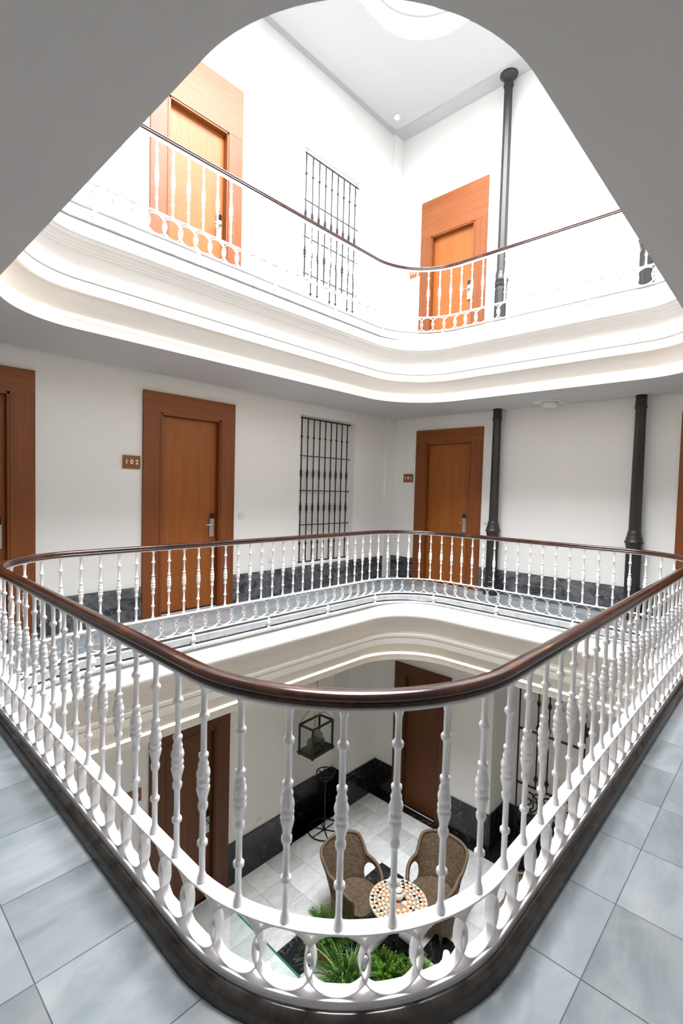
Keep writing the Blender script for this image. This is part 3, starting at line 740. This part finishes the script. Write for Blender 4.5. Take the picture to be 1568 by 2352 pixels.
def mosaic_table(label, x, y, r=.335, jar=True, rot=0):
    root = thing('mosaic_table', label, 'table', (x, y, G), rot)
    MB().lathe([(.690, r-.01), (.695, r), (.716, r), (.718, r-.004)], 48).build('tabletop', MZ[4], root)
    tr = MB(); rnd = random.Random(3)
    def tri(pts, mi):
        c = Vector((sum(p[0] for p in pts)/len(pts), sum(p[1] for p in pts)/len(pts)))
        q = [(c.x+(p[0]-c.x)*.93, c.y+(p[1]-c.y)*.93) for p in pts]; n = len(q)
        tr.add([(a, b, .7175) for a, b in q]+[(a, b, .7205) for a, b in q], [tuple(range(n, 2*n))]+[(i, (i+1) % n, n+(i+1) % n, n+i) for i in range(n)], mi)
    rings = [(.105, .150, 12), (.150, .195, 18), (.195, .240, 24), (.240, .285, 30), (.285, r-.006, 34)]
    for ra, rb, n in rings:
        off = rnd.random()
        for i in range(n):
            a0 = 2*pi*(i+off)/n; a1 = 2*pi*(i+1+off)/n; am = (a0+a1)/2
            tri([(ra*cos(a0), ra*sin(a0)), (ra*cos(a1), ra*sin(a1)), (rb*cos(am), rb*sin(am))], rnd.choice([1, 1, 2, 3, 1, 2, 3]))
            tri([(rb*cos(am), rb*sin(am)), (ra*cos(a1), ra*sin(a1)), (rb*cos(am+2*pi/n), rb*sin(am+2*pi/n))], 0)
    cols = [0, 3, 5, 2, 1, 3, 0, 2]
    for i in range(8):
        a0 = 2*pi*i/8; a1 = 2*pi*(i+1)/8
        tri([(0.004*cos((a0+a1)/2), .004*sin((a0+a1)/2)), (.10*cos(a0), .10*sin(a0)), (.10*cos((a0+a1)/2), .10*sin((a0+a1)/2)), (.10*cos(a1), .10*sin(a1))], cols[i])
    tag(tr.build('mosaic_pieces', MZ, root), 'cream, terracotta, brown and black triangles', kind='stuff')
    MB().lathe([(.660, r-.005), (.690, r-.002), (.692, r-.012), (.66, r-.02)], 48).build('apron', IRON_B, root)
    MB().lathe([(0, .02), (.02, .022), (.05, .018), (.62, .018), (.66, .05), (.668, .10)], 12).build('pedestal', IRON_B, root)
    for k in range(4):
        a = R_(45+90*k); MB().tube([(.02*cos(a), .02*sin(a), .16), (.14*cos(a), .14*sin(a), .10), (.25*cos(a), .25*sin(a), .012)], [.012, .012, .010], 8).build('foot', IRON_B, root)
mosaic_table('round mosaic table with a small white pot on it', 4.545, 3.185)
mosaic_table('mosaic table mostly hidden by the railing', 4.48, 2.035, rot=1)
t = thing('ceramic_jar', 'small white ceramic pot on the mosaic table', 'jar', (4.565, 3.205, G+.7208))
MB().lathe([(0, .035), (.006, .045), (.03, .062), (.055, .066), (.078, .058), (.092, .046), (.094, .044)], 24).build('body', GLZ, t)
MB().lathe([(.0925, .0475), (.098, .0475), (.0985, .044)], 24).build('black_band', IRON_B, t)
MB().lathe([(.098, .044), (.108, .042), (.112, .034), (.110, .028), (.106, .02)], 24).build('lid', GLZ, t)

def blades(mb, c, n, L0, L1, wd, spread, droop, rnd, mats=(0,), up=.6):
    for _ in range(n):
        a = rnd.uniform(0, 2*pi); L = rnd.uniform(L0, L1); sp = rnd.uniform(.1, spread); h = up*rnd.uniform(.6, 1.2)
        d = Vector((cos(a), sin(a), 0)); sd = Vector((-sin(a), cos(a), 0)); st = Vector(c)+d*rnd.uniform(0, .06)+sd*rnd.uniform(-.04, .04)
        vs = []; K = 5
        for k in range(K+1):
            t = k/K; p = st+d*(sp*L*t)+Vector((0, 0, L*h*t-droop*L*t*t)); wk = wd*(1-t**2)*(.35+t*1.2 if t < .5 else .95)
            vs += [p-sd*wk/2, p+sd*wk/2+Vector((0, 0, wk*.15))]
        mb.add(vs, [(2*k, 2*k+1, 2*k+3, 2*k+2) for k in range(K)], rnd.choice(mats), True)
def fern(mb, c, n, L, rnd, mats):
    """feathery fronds: stem with short needle leaflets"""
    for _ in range(n):
        a = rnd.uniform(0, 2*pi); l = L*rnd.uniform(.55, 1.1); d = Vector((cos(a), sin(a), 0)); sp = rnd.uniform(.15, .95); mi = rnd.choice(mats)
        P = [Vector(c)+d*(.04+sp*l*t)+Vector((0, 0, l*(1.05-.5*sp)*t-.55*l*t*t*sp)) for t in [k/9 for k in range(10)]]
        for k in range(1, 10):
            t = (P[k]-P[k-1]).normalized(); s1 = t.cross(Vector((0, 0, 1))).normalized(); u1 = s1.cross(t)
            ll = .055*(1.15-k/10)
            for an in (0, 1.05, 2.1, 3.14, 4.2, 5.2):
                q = P[k]+(s1*cos(an+k)+u1*sin(an+k))*ll+t*ll*.8; ww = t.cross((q-P[k]).normalized()).normalized()*.0035
                m_ = (P[k]+q)/2
                mb.add([P[k], m_+ww, q, m_-ww], [(0, 1, 2, 3)], mi, False)
def planter(label, x, y, s_, h_, rz=0, zb=0):
    root = thing('potted_plant', label, 'plant', (x, y, G+zb), rz)
    a, b = s_/2*.8, s_/2; t = .014; p = MB()
    vs = [(-a, -a, 0), (a, -a, 0), (a, a, 0), (-a, a, 0), (-b, -b, h_), (b, -b, h_), (b, b, h_), (-b, b, h_), (-b+t, -b+t, h_), (b-t, -b+t, h_), (b-t, b-t, h_), (-b+t, b-t, h_), (-b+t, -b+t, h_-.05), (b-t, -b+t, h_-.05), (b-t, b-t, h_-.05), (-b+t, b-t, h_-.05)]
    fs = [(3, 2, 1, 0)]
    for k in range(4):
        j = (k+1) % 4; fs += [(k, j, 4+j, 4+k), (4+k, 4+j, 8+j, 8+k), (8+k, 8+j, 12+j, 12+k)]
    p.add(vs, fs); p.build('pot', TERRA, root)
    MB().box(-b+t, b-t, -b+t, b-t, h_-.06, h_-.045).build('soil', SOIL, root)
    return root, h_-.045
rnd = random.Random(11)
pt_, hz = planter('bushy green fern in a square terracotta pot left of the table', 4.02, 3.80, .26, .24)
mb = MB(); fern(mb, (0, 0, hz), 190, .40, rnd, (0, 0, 1)); blades(mb, (0, 0, hz), 80, .4, .62, .012, .9, .55, rnd, (1,)); mb.build('foliage', [LEAF1, LEAF2, LEAF3], pt_)
pt_, hz = planter('striped spider plant in front of the table', 3.72, 3.22, .34, .30, .4)
mb = MB(); blades(mb, (0, 0, hz), 260, .38, .68, .016, 1.2, .8, rnd, (1, 1, 0, 2), up=.9); fern(mb, (0, 0, hz), 190, .36, rnd, (0, 1)); mb.build('foliage', [LEAF1, LEAF2, LEAF3], pt_)
pt_, hz = planter('feathery fern in a terracotta pot below the railing middle', 4.07, 2.96, .30, .34, .1)
mb = MB(); fern(mb, (0, 0, hz), 190, .30, rnd, (0, 0, 0, 1)); mb.build('foliage', [LEAF1, LEAF2, LEAF3], pt_)
pt_, hz = planter('light green fern in a terracotta pot nearest the hidden table', 4.20, 2.66, .28, .34, .1)
mb = MB(); fern(mb, (0, 0, hz), 190, .34, rnd, (0, 0, 0, 1)); blades(mb, (0, 0, hz), 50, .35, .6, .010, .8, .4, rnd, (1,)); mb.build('foliage', [LEAF1, LEAF2, LEAF3], pt_)

# glass screen
t = thing('glass_screen', 'frameless glass screen with green edge left of the plants', 'screen', (3.03, 3.70, G))
MB().box(-.006, .006, -.95, .62, .0, .892).build('pane', GLASS, t); MB().box(-.007, .007, -.95, .62, .892, .900).build('polished_edge', GEDGE, t)
for y_ in (-.7, .4): MB().box(-.02, .02, -.03, .03, 0, .06).build('clamp', STEEL, t).location = (0, y_, 0)

# lantern
t = thing('hanging_lantern', 'dark wooden glass lantern hanging by a rope', 'lantern', (5.14, 5.20, -2.41), R_(4)); a = .235
fb = MB().box(-a-.012, a+.012, -a*.62-.012, a*.62+.012, 0, .035); b_ = a*.62
fb.build('base', DKW, t)
for sx in (-1, 1):
    for sy in (-1, 1): MB().box(sx*(a-.012)-.012, sx*(a-.012)+.012, sy*(b_-.012)-.012, sy*(b_-.012)+.012, -.02, .42).build('post', DKW, t)
for sy in (-1, 1): MB().box(-a, a, sy*(b_-.012)-.013, sy*(b_-.012)+.013, .42, .445).build('top_rail', DKW, t); MB().box(-a+.012, a-.012, sy*(b_-.010)-.002, sy*(b_-.010)+.002, .035, .42).build('pane', GLASS, t)
for sx in (-1, 1): MB().box(sx*(a-.012)-.013, sx*(a-.012)+.013, -b_, b_, .42, .445).build('top_rail', DKW, t); MB().box(sx*(a-.010)-.002, sx*(a-.010)+.002, -b_+.012, b_-.012, .035, .42).build('pane', GLASS, t)
for sy in (-1, 1): MB().tube([(-a+.01+(2*a-.02)*k/12, sy*(b_-.012)*(1-.3*sin(pi*k/12)), .445+.17*sin(pi*k/12)) for k in range(13)], .006, 6).build('hoop', ROPE, t)
MB().tube([(-.1, -b_*.6, .44), (-.06, 0, .56), (0, 0, .64), (0, 0, 1.48)], .006, 6).build('rope', ROPE, t)
rk = MB(); rk.sphere((.02, 0, .20), .10, 12, sc_=(1.1, .8, .9)); rk.sphere((.09, -.02, .13), .06, 10); rk.sphere((-.08, .03, .14), .065, 10); rk.build('stone_ornament', ROCKM, t)
ms = MB()
for k in range(16): ms.sphere((rnd.uniform(-.17, .17), rnd.uniform(-.09, .09), .05+rnd.uniform(0, .03)), rnd.uniform(.02, .045), 8)
tag(ms.build('moss', MOSS, t), kind='stuff')
mb = MB(); blades(mb, (0, 0, .06), 40, .12, .28, .008, .6, .2, rnd, (0,)); mb.build('dried_stems', MOSS, t)

# iron plant stand
t = thing('iron_stand', 'tall black iron stand with spoked rings below the lantern', 'stand', (5.50, 5.33, G))
def spoked(z, r, nm, th):
    m = MB(); m.tube([(r*cos(2*pi*k/32), r*sin(2*pi*k/32), z) for k in range(32)], th, 6, closed=True)
    for k in range(6): an = pi*k/3; m.tube([(0, 0, z), (r*cos(an), r*sin(an), z)], th*.8, 6)
    m.build(nm, IRON_B, t)
spoked(.012, .26, 'base_ring', .011); spoked(.95, .145, 'top_ring', .009)
MB().tube([(0, 0, .01), (0, 0, .95)], .011, 8).build('pole', IRON_B, t)
m = MB()
for k in range(8):
    an = pi*k/4; m.tube([(.145*cos(an), .145*sin(an), .95), (.10*cos(an), .10*sin(an), .86), (.03*cos(an), .03*sin(an), .80)], .005, 5)
m.tube([(.10*cos(2*pi*k/24), .10*sin(2*pi*k/24), .86) for k in range(24)], .006, 5, closed=True); m.build('basket', IRON_B, t)

# wrought iron gate on the ground floor
t = thing('iron_gate', 'black wrought iron gate with scrollwork on the ground floor', 'gate', (7.29, 2.45, G))
def gb(y0, y1, z0, z1, nm, th=.014): MB().box(-th, th, y0, y1, z0, z1).build(nm, IRON_B, t)
gb(-.40, -.368, .05, 2.9, 'stile'); gb(.535, .55, .05, 2.9, 'stile')
for z in (.06, 1.06, 1.90, 2.9): gb(-.40, .55, z-.012, z+.012, 'rail')
def ktube(y, z0, z1, kn):
    p = [(z0, .011)]
    for z in kn: p += [(z-.05, .011), (z-.035, .024), (z-.02, .016), (z, .036), (z+.02, .016), (z+.035, .024), (z+.05, .011)]
    p += [(z1, .011)]; MB().lathe(p, 10).build('bar', IRON_B, t, (0, y, 0))
for y in (.40, .26, .10): ktube(y, 1.06, 2.9, (1.20, 1.98, 2.35))
for y in (-.06, -.22): ktube(y, 1.90, 2.9, (2.35,))
MB().box(-.02, .02, .36, .44, 1.55, 1.67).build('lock_box', IRON_B, t); MB().box(-.03, .03, -.43, -.36, 2.10, 2.22).build('lock_box', IRON_B, t)
def spiral(cy, cz, r, tn, dirn, ph, m):
    m.tube([(0, cy+dirn*(r*(1-k/40*.82))*cos(ph+2*pi*tn*k/40), cz+(r*(1-k/40*.82))*sin(ph+2*pi*tn*k/40)) for k in range(41)], [.013-.006*k/40 for k in range(41)], 6)
for (cy, cz, r, d_, ph) in ((.36, .80, .17, 1, 1.6), (.36, .80, .10, -1, 4.4), (.20, .46, .16, 1, 2.0), (.42, .42, .13, -1, 1.2), (.05, .82, .17, -1, 1.6), (-.10, .50, .17, 1, .8), (-.22, .84, .15, 1, 2.2), (-.26, .44, .13, -1, 4.0), (.22, .90, .10, -1, 0), (.44, .62, .10, 1, 5), (.12, .20, .13, 1, 1), (-.15, .20, .13, -1, 1), (.40, .18, .11, 1, 2), (.0, .62, .12, 1, 3.4)):
    m = MB(); spiral(cy, cz, r, 1.35, d_, ph, m); m.build('scroll', IRON_B, t)
